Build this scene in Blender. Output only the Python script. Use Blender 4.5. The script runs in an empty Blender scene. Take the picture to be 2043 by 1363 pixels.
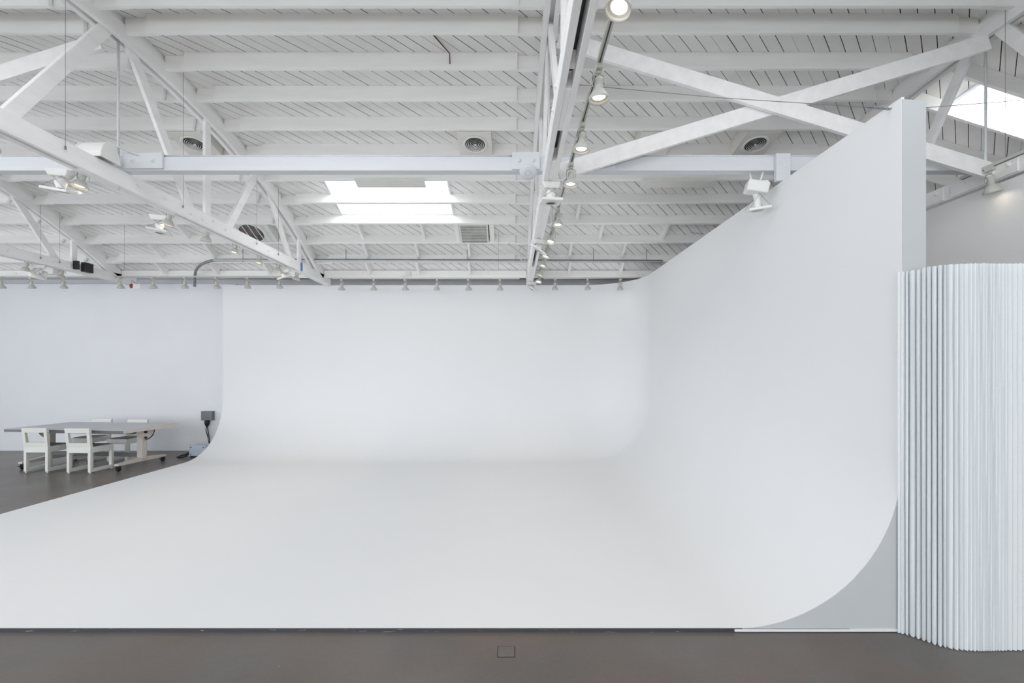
import bpy, bmesh, math, random
from mathutils import Vector, Matrix
random.seed(7)
PI = math.pi
F, VX, VY, H = 900.0, 1022.0, 741.0, 1.725      # focal length in px, vanishing point, eye height
COL = bpy.context.scene.collection
SC = bpy.context.scene

# ------------------------------------------------------------------ materials
def new_mat(name):
    m = bpy.data.materials.new(name); m.use_nodes = True
    return m, m.node_tree.nodes, m.node_tree.links, m.node_tree.nodes['Principled BSDF']

def paint(name, col, rough=0.55, var=0.04, scale=3.0, bump=0.0, bscale=60, spec=0.4, metal=0.0, stretch=(1,1,1)):
    m, n, l, b = new_mat(name)
    tc = n.new('ShaderNodeTexCoord'); mp = n.new('ShaderNodeMapping')
    mp.inputs['Scale'].default_value = stretch
    l.new(tc.outputs['Object'], mp.inputs['Vector'])
    nz = n.new('ShaderNodeTexNoise'); nz.inputs['Scale'].default_value = scale; nz.inputs['Detail'].default_value = 6
    l.new(mp.outputs['Vector'], nz.inputs['Vector'])
    cr = n.new('ShaderNodeValToRGB')
    cr.color_ramp.elements[0].position = .3; cr.color_ramp.elements[1].position = .7
    cr.color_ramp.elements[0].color = [max(0, c*(1-var)) for c in col]+[1]
    cr.color_ramp.elements[1].color = [min(1, c*(1+var)) for c in col]+[1]
    l.new(nz.outputs['Fac'], cr.inputs['Fac']); l.new(cr.outputs['Color'], b.inputs['Base Color'])
    b.inputs['Roughness'].default_value = rough; b.inputs['Specular IOR Level'].default_value = spec
    b.inputs['Metallic'].default_value = metal
    if bump:
        n2 = n.new('ShaderNodeTexNoise'); n2.inputs['Scale'].default_value = bscale; n2.inputs['Detail'].default_value = 4
        l.new(mp.outputs['Vector'], n2.inputs['Vector'])
        bp = n.new('ShaderNodeBump'); bp.inputs['Strength'].default_value = bump; bp.inputs['Distance'].default_value = .01
        l.new(n2.outputs['Fac'], bp.inputs['Height']); l.new(bp.outputs['Normal'], b.inputs['Normal'])
    return m

def emis(name, col, s):
    m, n, l, b = new_mat(name)
    b.inputs['Base Color'].default_value = (*col, 1); b.inputs['Emission Color'].default_value = (*col, 1)
    b.inputs['Emission Strength'].default_value = s
    return m

M = {}
M['cyc'] = paint('cyclorama_paint', (.79,.793,.797), .6, .008, .8, spec=.2)
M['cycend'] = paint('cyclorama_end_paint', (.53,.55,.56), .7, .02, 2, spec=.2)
M['white'] = paint('white_wall_paint', (.77,.78,.80), .7, .012, 1.2, spec=.2)
M['greywall'] = paint('grey_wall_paint', (.80,.80,.80), .7, .02, 1.5, spec=.2)
M['deck'] = paint('ceiling_board_paint', (.86,.85,.835), .7, .035, 4, bump=.15, bscale=30, spec=.2, stretch=(1,1,1))
M['joist'] = paint('joist_paint', (.87,.865,.85), .65, .04, 2.2, bump=.25, bscale=12, spec=.25, stretch=(.5,4,4))
M['truss'] = paint('truss_paint', (.85,.845,.835), .6, .05, 3, bump=.25, bscale=14, spec=.25, stretch=(3,.6,3))
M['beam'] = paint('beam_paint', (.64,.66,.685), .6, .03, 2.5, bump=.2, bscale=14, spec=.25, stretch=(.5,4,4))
M['dark'] = paint('dark_gap', (.035,.03,.027), .9, .2, 10)
M['gap'] = paint('gap_side_raw_wood', (.16,.14,.125), .9, .2, 10)
M['slot'] = paint('track_slot', (.07,.07,.065), .6, .1, 10)
M['metalw'] = paint('white_enamel', (.74,.74,.72), .35, .03, 8, spec=.5)
M['lampw'] = paint('lamp_enamel', (.52,.52,.48), .35, .03, 20, spec=.5)
M['zinc'] = paint('galvanised_steel', (.26,.28,.29), .4, .12, 25, metal=.4)
M['pipew'] = paint('painted_pipe', (.60,.62,.62), .45, .06, 12)
M['black'] = paint('black_plastic', (.02,.02,.022), .45, .1, 20)
M['wire'] = paint('wire_grey', (.22,.22,.21), .5, .1, 20)
M['cream'] = paint('cream_lacquer', (.70,.71,.66), .4, .02, 6, spec=.5)
M['seat'] = paint('grey_seat_pad', (.20,.20,.195), .6, .1, 40)
M['tabletop'] = paint('grey_laminate', (.44,.44,.455), .35, .03, 10, spec=.5)
M['tableedge'] = paint('grey_edge', (.13,.125,.125), .4, .05, 20)
M['tablemetal'] = paint('beige_steel', (.55,.50,.46), .4, .03, 8, spec=.5)
M['boxgrey'] = paint('grey_enamel', (.16,.18,.19), .45, .04, 20)
M['boxblue'] = paint('pale_blue_enamel', (.46,.52,.60), .45, .04, 20)
M['grille'] = paint('dusty_grille', (.30,.30,.28), .7, .25, 8)
M['grilledark'] = paint('dark_mesh', (.13,.12,.11), .8, .3, 14)
M['panel'] = paint('panel_white', (.72,.70,.66), .6, .03, 4)
M['red'] = paint('red_paint', (.35,.05,.05), .5, .1, 20)
M['blue'] = paint('blue_tape', (.10,.18,.50), .6, .1, 30)
M['rust'] = paint('rusty_iron', (.12,.055,.03), .8, .4, 40)
M['bulb'] = emis('warm_bulb', (1,.88,.70), 8)
M['bulbfar'] = M['bulb']
M['sky'] = emis('skylight_glazing', (.96,.985,1), 1.15)

# concrete floor: dark, sealed, stained
def floor_mat():
    m, n, l, b = new_mat('stained_concrete')
    tc = n.new('ShaderNodeTexCoord')
    def nz(sc, det, x):
        a = n.new('ShaderNodeTexNoise'); a.inputs['Scale'].default_value = sc; a.inputs['Detail'].default_value = det
        mp = n.new('ShaderNodeMapping'); mp.inputs['Location'].default_value = (x, x*2, 0)
        l.new(tc.outputs['Object'], mp.inputs['Vector']); l.new(mp.outputs['Vector'], a.inputs['Vector']); return a
    a = nz(1.1, 4, 0); c = nz(1.6, 3, 5); d = nz(140, 2, 3)
    r = n.new('ShaderNodeValToRGB'); r.color_ramp.elements[0].position=.25; r.color_ramp.elements[1].position=.75
    r.color_ramp.elements[0].color=(.118,.110,.103,1); r.color_ramp.elements[1].color=(.158,.146,.136,1)
    l.new(a.outputs['Fac'], r.inputs['Fac'])
    r.color_ramp.interpolation='EASE'
    r2 = n.new('ShaderNodeValToRGB'); r2.color_ramp.interpolation='EASE'; r2.color_ramp.elements[0].position=.30; r2.color_ramp.elements[1].position=.80
    r2.color_ramp.elements[0].color=(0,0,0,1); r2.color_ramp.elements[1].color=(.55,.55,.55,1)
    l.new(c.outputs['Fac'], r2.inputs['Fac'])
    mx = n.new('ShaderNodeMixRGB'); l.new(r2.outputs['Color'], mx.inputs['Fac']); l.new(r.outputs['Color'], mx.inputs['Color1'])
    mx.inputs['Color2'].default_value=(.165,.120,.098,1)
    v = n.new('ShaderNodeTexVoronoi'); v.inputs['Scale'].default_value = 5.5
    l.new(tc.outputs['Object'], v.inputs['Vector'])
    r3 = n.new('ShaderNodeValToRGB'); r3.color_ramp.elements[0].position=.012; r3.color_ramp.elements[1].position=.02
    r3.color_ramp.elements[0].color=(.6,.6,.6,1); r3.color_ramp.elements[1].color=(0,0,0,1)
    l.new(v.outputs['Distance'], r3.inputs['Fac'])
    mx2 = n.new('ShaderNodeMixRGB'); l.new(r3.outputs['Color'], mx2.inputs['Fac']); l.new(mx.outputs['Color'], mx2.inputs['Color1'])
    mx2.inputs['Color2'].default_value=(.6,.6,.58,1)
    fine = nz(45, 5, 9); mr = n.new('ShaderNodeMapRange'); mr.inputs['To Min'].default_value=.90; mr.inputs['To Max'].default_value=1.10
    l.new(fine.outputs['Fac'], mr.inputs['Value']); hs = n.new('ShaderNodeHueSaturation'); l.new(mr.outputs['Result'], hs.inputs['Value']); l.new(mx2.outputs['Color'], hs.inputs['Color'])
    l.new(hs.outputs['Color'], b.inputs['Base Color'])
    rr = n.new('ShaderNodeMapRange'); rr.inputs['To Min'].default_value=.26; rr.inputs['To Max'].default_value=.40
    l.new(c.outputs['Fac'], rr.inputs['Value']); l.new(rr.outputs['Result'], b.inputs['Roughness'])
    b.inputs['Specular IOR Level'].default_value=.26
    return m
M['floor'] = floor_mat()

# chipped dark edge along the cyclorama's front
def edge_mat():
    m, n, l, b = new_mat('chipped_edge')
    tc = n.new('ShaderNodeTexCoord'); mp = n.new('ShaderNodeMapping'); mp.inputs['Scale'].default_value=(1.3,1,14)
    l.new(tc.outputs['Object'], mp.inputs['Vector'])
    a = n.new('ShaderNodeTexNoise'); a.inputs['Scale'].default_value=6; a.inputs['Detail'].default_value=9; a.inputs['Roughness'].default_value=.75
    l.new(mp.outputs['Vector'], a.inputs['Vector'])
    r = n.new('ShaderNodeValToRGB'); e = r.color_ramp
    e.elements[0].position=.60; e.elements[0].color=(.045,.048,.055,1); e.elements[1].position=.66; e.elements[1].color=(.6,.6,.6,1)
    l.new(a.outputs['Fac'], r.inputs['Fac']); l.new(r.outputs['Color'], b.inputs['Base Color'])
    b.inputs['Roughness'].default_value=.6
    return m
M['edge'] = edge_mat()

def paper_mat():
    m = bpy.data.materials.new('translucent_white_textile'); m.use_nodes=True
    n=m.node_tree.nodes; l=m.node_tree.links; n.remove(n['Principled BSDF'])
    out=n['Material Output']; d=n.new('ShaderNodeBsdfDiffuse'); t=n.new('ShaderNodeBsdfTranslucent'); mx=n.new('ShaderNodeMixShader')
    tc=n.new('ShaderNodeTexCoord'); nz=n.new('ShaderNodeTexNoise'); nz.inputs['Scale'].default_value=90; nz.inputs['Detail'].default_value=3
    l.new(tc.outputs['Object'], nz.inputs['Vector'])
    r=n.new('ShaderNodeValToRGB'); r.color_ramp.elements[0].color=(.82,.85,.86,1); r.color_ramp.elements[1].color=(.86,.885,.895,1)
    l.new(nz.outputs['Fac'], r.inputs['Fac']); l.new(r.outputs['Color'], d.inputs['Color']); l.new(r.outputs['Color'], t.inputs['Color'])
    mx.inputs['Fac'].default_value=.12
    l.new(d.outputs[0], mx.inputs[1]); l.new(t.outputs[0], mx.inputs[2]); l.new(mx.outputs[0], out.inputs['Surface'])
    return m
M['paper'] = paper_mat()

# ------------------------------------------------------------------ mesh helpers
def quad(bm, pts, mi=0):
    f = bm.faces.new([bm.verts.new(p) for p in pts]); f.material_index = mi; return f
def hexa(bm, P, mi=0):
    """8 corners: bottom ring 0-3, top ring 4-7"""
    v = [bm.verts.new(p) for p in P]
    for q in ((3,2,1,0),(4,5,6,7),(0,1,5,4),(1,2,6,5),(2,3,7,6),(3,0,4,7)):
        f = bm.faces.new([v[i] for i in q]); f.material_index = mi
def box(bm, x0,x1,y0,y1,z0,z1, mi=0):
    hexa(bm, [(x0,y0,z0),(x1,y0,z0),(x1,y1,z0),(x0,y1,z0),(x0,y0,z1),(x1,y0,z1),(x1,y1,z1),(x0,y1,z1)], mi)
def bar(bm, a, b, side, w, t, mi=0):
    """rectangular bar from a to b; width w along 'side', thickness t along the third axis"""
    a=Vector(a); b=Vector(b); d=(b-a).normalized(); s=Vector(side); s=(s-d*s.dot(d)).normalized(); u=d.cross(s)
    s*=w/2; u*=t/2
    hexa(bm, [a-s-u,a+s-u,a+s+u,a-s+u,b-s-u,b+s-u,b+s+u,b-s+u], mi)
def tube(bm, pts, r, n=8, mi=0, cap=True):
    pts=[Vector(p) for p in pts]; rings=[]
    for i,p in enumerate(pts):
        d=(pts[min(i+1,len(pts)-1)]-pts[max(i-1,0)]).normalized()
        ref=Vector((0,0,1)) if abs(d.z)<.9 else Vector((1,0,0))
        s=d.cross(ref).normalized(); u=d.cross(s)
        rings.append([bm.verts.new(p+r*(math.cos(2*PI*k/n)*s+math.sin(2*PI*k/n)*u)) for k in range(n)])
    for i in range(len(rings)-1):
        for k in range(n):
            f=bm.faces.new([rings[i][k],rings[i][(k+1)%n],rings[i+1][(k+1)%n],rings[i+1][k]]); f.smooth=True; f.material_index=mi
    if cap:
        bm.faces.new(rings[0][::-1]).material_index=mi; bm.faces.new(rings[-1]).material_index=mi
def lathe(bm, prof, n=20, mat=None, mi=0, close=True):
    """profile of (r,z) turned round z, optional matrix"""
    mat=mat or Matrix(); rings=[]
    for r,z in prof:
        if r<1e-6: rings.append([bm.verts.new(mat@Vector((0,0,z)))])
        else: rings.append([bm.verts.new(mat@Vector((r*math.cos(2*PI*k/n),r*math.sin(2*PI*k/n),z))) for k in range(n)])
    for a,b in zip(rings,rings[1:]):
        for k in range(n):
            k2=(k+1)%n
            if len(a)==1 and len(b)==1: continue
            if len(a)==1: f=bm.faces.new([a[0],b[k],b[k2]])
            elif len(b)==1: f=bm.faces.new([a[k],a[k2],b[0]])
            else: f=bm.faces.new([a[k],a[k2],b[k2],b[k]])
            f.smooth=True; f.material_index=mi
def prism(bm, poly, fn, mi=0):
    """poly: 2D list; fn(u,v,k)-> 3D for k=0,1 (two caps)"""
    a=[bm.verts.new(fn(u,v,0)) for u,v in poly]; b=[bm.verts.new(fn(u,v,1)) for u,v in poly]
    bm.faces.new(a[::-1]).material_index=mi; bm.faces.new(b).material_index=mi
    n=len(poly)
    for i in range(n):
        f=bm.faces.new([a[i],a[(i+1)%n],b[(i+1)%n],b[i]]); f.material_index=mi

def obj(name, bm, mats, parent=None, world=True, bevel=0):
    """link a bmesh; vertices are given in world space and stored relative to the parent"""
    bmesh.ops.recalc_face_normals(bm, faces=bm.faces)
    me=bpy.data.meshes.new(name)
    org=Vector((0,0,0))
    if parent is not None and world:
        q=parent
        while q is not None: org+=q.location; q=q.parent
        for v in bm.verts: v.co-=org
    elif parent is None and world and bm.verts:
        lo=Vector([min(v.co[i] for v in bm.verts) for i in range(3)]); hi=Vector([max(v.co[i] for v in bm.verts) for i in range(3)])
        org=Vector(((lo.x+hi.x)/2,(lo.y+hi.y)/2,lo.z))
        for v in bm.verts: v.co-=org
    bm.to_mesh(me); bm.free()
    for m in (mats if isinstance(mats,(list,tuple)) else [mats]): me.materials.append(m)
    o=bpy.data.objects.new(name, me); COL.objects.link(o)
    if parent is not None: o.parent=parent
    elif world: o.location=org
    if bevel:
        md=o.modifiers.new('bevel','BEVEL'); md.width=bevel; md.segments=2; md.limit_method='ANGLE'
    return o
def tag(o, label, cat, group=None, kind=None):
    o['label']=label; o['category']=cat
    if group: o['group']=group
    if kind: o['kind']=kind
    return o
def thing(name, label, cat, loc=(0,0,0), rz=0, group=None):
    o=bpy.data.objects.new(name,None); COL.objects.link(o); o.location=loc; o.rotation_euler=(0,0,rz)
    o.empty_display_size=.1
    return tag(o,label,cat,group)
def struct(name, bm, mats):
    o=obj(name,bm,mats); o['kind']='structure'; return o
def dup(root, loc, rz, label, rot=None):
    r=root.copy(); COL.objects.link(r); r.location=loc; r.rotation_euler=rot if rot else (0,0,rz); r['label']=label
    for ch in list(root.children):
        c=ch.copy(); COL.objects.link(c); c.parent=r
        for g in ch.children:
            d=g.copy(); COL.objects.link(d); d.parent=c
    return r
B=bmesh.new
def zr(Z): return Z+H          # height above eye -> world height

# ------------------------------------------------------------------ roof geometry
DC, ZC, RR = 4.4, 3.46, 8.4     # crown position, crown height above eye, arc radius
XT = [-7.90,-3.84,.36,4.62]      # truss planes
def arcZ(d, off=0): return ZC-RR+math.sqrt(max(0,(RR-off)**2-(d-DC)**2))
def s2d(s): return DC+RR*math.sin(s/RR)
def s2Z(s): return ZC-RR*(1-math.cos(s/RR))
def d2s(d): return RR*math.asin((d-DC)/RR)
XSIDE, ZSIDE = 9.0, 2.0
def deck(X, s, off=0.0):
    """point on the roof's underside; off = distance below it"""
    a=s/RR
    d=DC+(RR-off)*math.sin(a); Z=ZC-RR+(RR-off)*math.cos(a)
    if X>XT[3]: Z-=(s2Z(s)-ZSIDE)*(X-XT[3])/(XSIDE-XT[3])
    return Vector((X,d,zr(Z)))
def solve_d(y):
    t=(VY-y)/F; lo,hi=3.5,9.6
    for _ in range(60):
        mid=(lo+hi)/2
        if arcZ(mid)/mid>t: lo=mid
        else: hi=mid
    return mid
JY=[26.5,103.5,170.3,232,286.3,338,386,428.8,468.4,508]
JD=[4.02]+[solve_d(y) for y in JY]            # joist positions, P1..P11
RIM=solve_d(536.6)
JS=[d2s(d) for d in JD]; SR=d2s(RIM)
print('joists',[round(d,2) for d in JD],'rim',round(RIM,2), 'Zrim', round(arcZ(RIM),2))

# skylight openings in (X,s); those above the camera added to light the floor
SKY=[(-2.95,-1.02,JS[6]+.02,JS[8]-.02),(5.25,7.6,JS[2]+.05,JS[3]-.005),(-3.0,-.5,d2s(1.2),d2s(2.9)),(1.0,3.6,d2s(1.2),d2s(2.9)),(-7.2,-4.6,d2s(1.2),d2s(2.9))]

def clip(poly, axis, val, keep_less):
    out=[]
    for i in range(len(poly)):
        a=poly[i]; b=poly[(i+1)%len(poly)]
        ia=(a[axis]<=val)==keep_less or a[axis]==val; ib=(b[axis]<=val)==keep_less or b[axis]==val
        if ia: out.append(a)
        if ia!=ib:
            t=(val-a[axis])/(b[axis]-a[axis]); out.append(tuple(a[k]+t*(b[k]-a[k]) for k in (0,1)))
    return out
def build_ceiling():
    bm=B(); W=.166; smin=d2s(-.5); smax=SR+.03; XL,XRr=-12.0,XSIDE
    cuts=set([smin,smax])
    s=smin
    while s<smax: cuts.add(s); s+=.28
    for k in SKY: cuts.add(k[2]); cuts.add(k[3])
    cuts=sorted(cuts)
    v=XL-smax
    while v<XRr-smin:
        g=random.choice([.004,.007,.009,.010,.012,.013,.014,.015])
        v0=v+g/2*1.414; v1=v+W
        for s0,s1 in zip(cuts,cuts[1:]):
            if s1-s0<1e-4: continue
            base=[(v0+s0,s0),(v1+s0,s0),(v1+s1,s1),(v0+s1,s1)]
            pieces=[base]
            sm=(s0+s1)/2
            for (xa,xb,sa,sb) in SKY:
                if sa<sm<sb:
                    np_=[]
                    for p in pieces:
                        q=clip(p,0,xa,True)
                        if len(q)>2: np_.append(q)
                        q=clip(p,0,xb,False)
                        if len(q)>2: np_.append(q)
                    pieces=np_
            for p in pieces:
                q=clip(p,0,XL,False); q=clip(q,0,XRr,True) if len(q)>2 else q
                if len(q)>2:
                    q2=[]
                    for u in q:
                        if not q2 or (abs(u[0]-q2[-1][0])+abs(u[1]-q2[-1][1]))>1e-6: q2.append(u)
                    if len(q2)>2 and (abs(q2[0][0]-q2[-1][0])+abs(q2[0][1]-q2[-1][1]))<1e-6: q2.pop()
                    if len(q2)<3: continue
                    bm.faces.new([bm.verts.new(deck(*u)) for u in q2])
                    # sides of the gap
                    for i in range(len(q2)):
                        a=q2[i]; b=q2[(i+1)%len(q2)]
                        if abs((a[0]-a[1])-(b[0]-b[1]))<1e-5:
                            quad(bm,[deck(*a),deck(*b),deck(*b,off=-.022),deck(*a,off=-.022)],2)
        v+=W
    # dark felt above the boards
    xs=sorted({XL,XSIDE,XT[3]}|{k[0] for k in SKY}|{k[1] for k in SKY})
    for s0,s1 in zip(cuts,cuts[1:]):
        for x0,x1 in zip(xs,xs[1:]):
            sm=(s0+s1)/2; xm=(x0+x1)/2
            if any(a<xm<b and c<sm<d for a,b,c,d in SKY): continue
            quad(bm,[deck(x0,s0,-.03),deck(x1,s0,-.03),deck(x1,s1,-.03),deck(x0,s1,-.03)],1)
            quad(bm,[deck(x0,s0,-.16),deck(x1,s0,-.16),deck(x1,s1,-.16),deck(x0,s1,-.16)],1)
    struct('ceiling',bm,[M['deck'],M['dark'],M['gap']])
build_ceiling()

# ------------------------------------------------------------------ room shell
bm=B(); box(bm,-13,9.2,-6.2,10.3,-.12,0); struct('floor',bm,M['floor'])
WB=9.80
bm=B()
box(bm,-13,9.2,9.95,10.15,0,zr(2.35))                        # outer wall
struct('wall_back',bm,M['white'])
bm=B()
box(bm,-13,-6.0,WB,WB+.12,0,zr(174/F*WB))                    # white facing wall, left of the cyclorama
struct('wall_left_of_cyclorama' if False else 'wall_rear',bm,M['white'])
bm=B(); box(bm,-13,9.2,RIM+.05,10.15,zr(2.02),zr(2.10)); struct('trim_1',bm,M['greywall'])
bm=B(); box(bm,-12,9.0,RIM+.047,RIM+.06,zr(1.885),zr(2.06)); struct('trim_3',bm,M['joist'])
# partition under the right truss
bm=B(); box(bm,4.57,4.67,-1.5,9.9,0,zr(1.765)); struct('wall_right',bm,M['greywall'])
bm=B(); box(bm,9.0,9.2,-6,10,0,zr(2.1)); struct('wall_east',bm,M['white'])
# left side wall and wall behind the camera with their window openings
def holed_wall(bm, a0,a1,z0,z1, holes, place):
    xs=sorted({a0,a1}|{h[0] for h in holes}|{h[1] for h in holes}); zs=sorted({z0,z1}|{h[2] for h in holes}|{h[3] for h in holes})
    for xa,xb in zip(xs,xs[1:]):
        for za,zb in zip(zs,zs[1:]):
            xm=(xa+xb)/2; zm=(za+zb)/2
            if any(h[0]<xm<h[1] and h[2]<zm<h[3] for h in holes): continue
            place(bm,xa,xb,za,zb)
WINR=[(-11.5,-8.2,.3,3.6),(-7.2,-3.9,.3,3.6),(-2.9,.4,.3,3.6),(1.2,4.3,.3,3.6)]
WINL=[(-4.5,-1.5,.3,3.6),(-.5,2.5,.3,3.6),(3.5,6.5,.3,3.6)]
bm=B(); holed_wall(bm,-13,9.2,0,zr(2.1),WINR,lambda b,x0,x1,z0,z1: box(b,x0,x1,-6.2,-6.0,z0,z1)); struct('wall_front',bm,M['white'])
bm=B(); holed_wall(bm,-6.2,10.15,0,zr(2.3),WINL,lambda b,y0,y1,z0,z1: box(b,-13.2,-13,y0,y1,z0,z1)); struct('wall_left',bm,M['white'])
bm=B(); box(bm,-13.2,9.2,-6.2,-.45,zr(2.0),zr(2.12)); struct('trim_2',bm,M['deck'])
# west end of the curved roof
bm=B()
n=24; poly=[]
for i in range(n+1):
    s=d2s(-.5)+(SR+.03-d2s(-.5))*i/n; poly.append((s2d(s),s2Z(s)+.15))
poly+= [(SR and RIM+.05,1.9),(-.5,1.9)]
prism(bm,poly,lambda u,v,k:(-12.0-.1*k,u,zr(v))); struct('wall_west',bm,M['white'])
for k,(x0,x1,z0,z1) in enumerate(WINR):
    bm=B()
    for x in (x0,x1-.06,(x0+x1)/2-.03): box(bm,x,x+.06,-6.14,-6.06,z0,z1)
    for z in (z0,z1-.06,(z0+z1)/2-.03): box(bm,x0,x1,-6.13,-6.07,z,z+.06)
    struct('window_%d'%(k+1),bm,M['black'])
for k,(y0,y1,z0,z1) in enumerate(WINL):
    bm=B()
    for y in (y0,y1-.06,(y0+y1)/2-.03): box(bm,-13.14,-13.06,y,y+.06,z0,z1)
    for z in (z0,z1-.06,(z0+z1)/2-.03): box(bm,-13.13,-13.07,y0,y1,z,z+.06)
    struct('window_%d'%(k+5),bm,M['black'])

# ------------------------------------------------------------------ joists
BAY=[('left of the far left truss',-12.0,XT[0]),('between the far left and left trusses',XT[0],XT[1]),('between the left and middle trusses',XT[1],XT[2]),('between the middle and right trusses',XT[2],XT[3]),('beyond the right truss',XT[3],XSIDE)]
ORD=['first','second','third','fourth','fifth','sixth','seventh','eighth','ninth','tenth','eleventh','twelfth']
JH,JT=.185,.04
def joist_at(bi,k):
    name,x0,x1=BAY[bi]; s=JS[k]; 
    lab='white ceiling joist %s, %s from the back wall'%(name,ORD[len(JS)-1-k])
    a,b=x0+.10,x1-.10
    if bi==4: a,b=x0+.08,x1-.02
    o=None
    bm=B()
    ja,jb=(a+.20,b-.20) if bi!=4 else (a,b)
    hexa(bm,[deck(ja,s,JH),deck(jb,s,JH),deck(jb,s+JT,JH),deck(ja,s+JT,JH),deck(ja,s,.001),deck(jb,s,.001),deck(jb,s+JT,.001),deck(ja,s+JT,.001)])
    org=deck((a+b)/2,s,JH)
    t=thing('ceiling_joist',lab,'joist',org,0,'ceiling joists')
    obj('joist_board',bm,M['joist'],t,bevel=.003)
    if bi!=4:
        for e0,e1 in ((a-.04,a+.26),(b-.26,b+.04)):
            bm=B(); s2=s+.048
            hexa(bm,[deck(e0,s2,JH-.028),deck(e1,s2,JH-.028),deck(e1,s2+.045,JH-.028),deck(e0,s2+.045,JH-.028),deck(e0,s2,.001),deck(e1,s2,.001),deck(e1,s2+.045,.001),deck(e0,s2+.045,.001)])
            obj('end_block',bm,M['joist'],t,bevel=.003)
for bi in range(5):
    for k in range(len(JS)):
        if bi==0 and k<7: continue
        if bi==4 and k>8: continue
        joist_at(bi,k)
# rim boards over the back wall
for bi in range(4):
    name,x0,x1=BAY[bi]
    bm=B(); box(bm,x0+.07,x1-.07,RIM,RIM+.045,zr(1.88),zr(arcZ(RIM)-.03))
    for q in range(3):
        x=x0+(x1-x0)*(.2+.3*q); lathe(bm,[(0,0),(.018,0),(.012,.012),(0,.014)],8,Matrix.Translation((x,RIM,zr(1.97)))@Matrix.Rotation(PI/2,4,'X'))
    tag(obj('rim_board',bm,M['joist'],bevel=.003),'white rim board over the back wall %s'%name,'board','rim boards')
# short blocking between the last joists
BL=[(10,-6.9),(10,-5.87),(10,-4.82),(10,-2.83),(10,-1.85),(10,-.84),(10,1.13),(10,2.15),
    (9,-6.72),(9,-5.7),(9,-2.76),(9,-1.79),(9,-.81),(9,1.1),(9,2.1),(8,-2.72),(8,-1.6),(8,1.6),(8,2.75),(7,1.12),(8,-5.9),(7,-5.95)]
rowname={10:'rearmost row',9:'second rearmost row',8:'third rearmost row',7:'fourth rearmost row'}
cnt={}
for k,x in BL:
    s0=JS[k]+JT; s1=JS[k+1] if k<10 else SR
    bm=B(); h=.12 if k<10 else .16
    hexa(bm,[deck(x-.022,s0,h),deck(x+.022,s0,h),deck(x+.022,s1,h),deck(x-.022,s1,h),deck(x-.022,s0,.001),deck(x+.022,s0,.001),deck(x+.022,s1,.001),deck(x-.022,s1,.001)])
    bay=BAY[1 if x<XT[1] else (2 if x<XT[2] else 3)][0]
    c=cnt.get((k,bay),0); cnt[(k,bay)]=c+1
    tag(obj('blocking_board',bm,M['joist'],bevel=.002),'short white blocking, %s, %s from left, %s'%(rowname[k],ORD[c],bay),'board','blocking boards between the joists')

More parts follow.
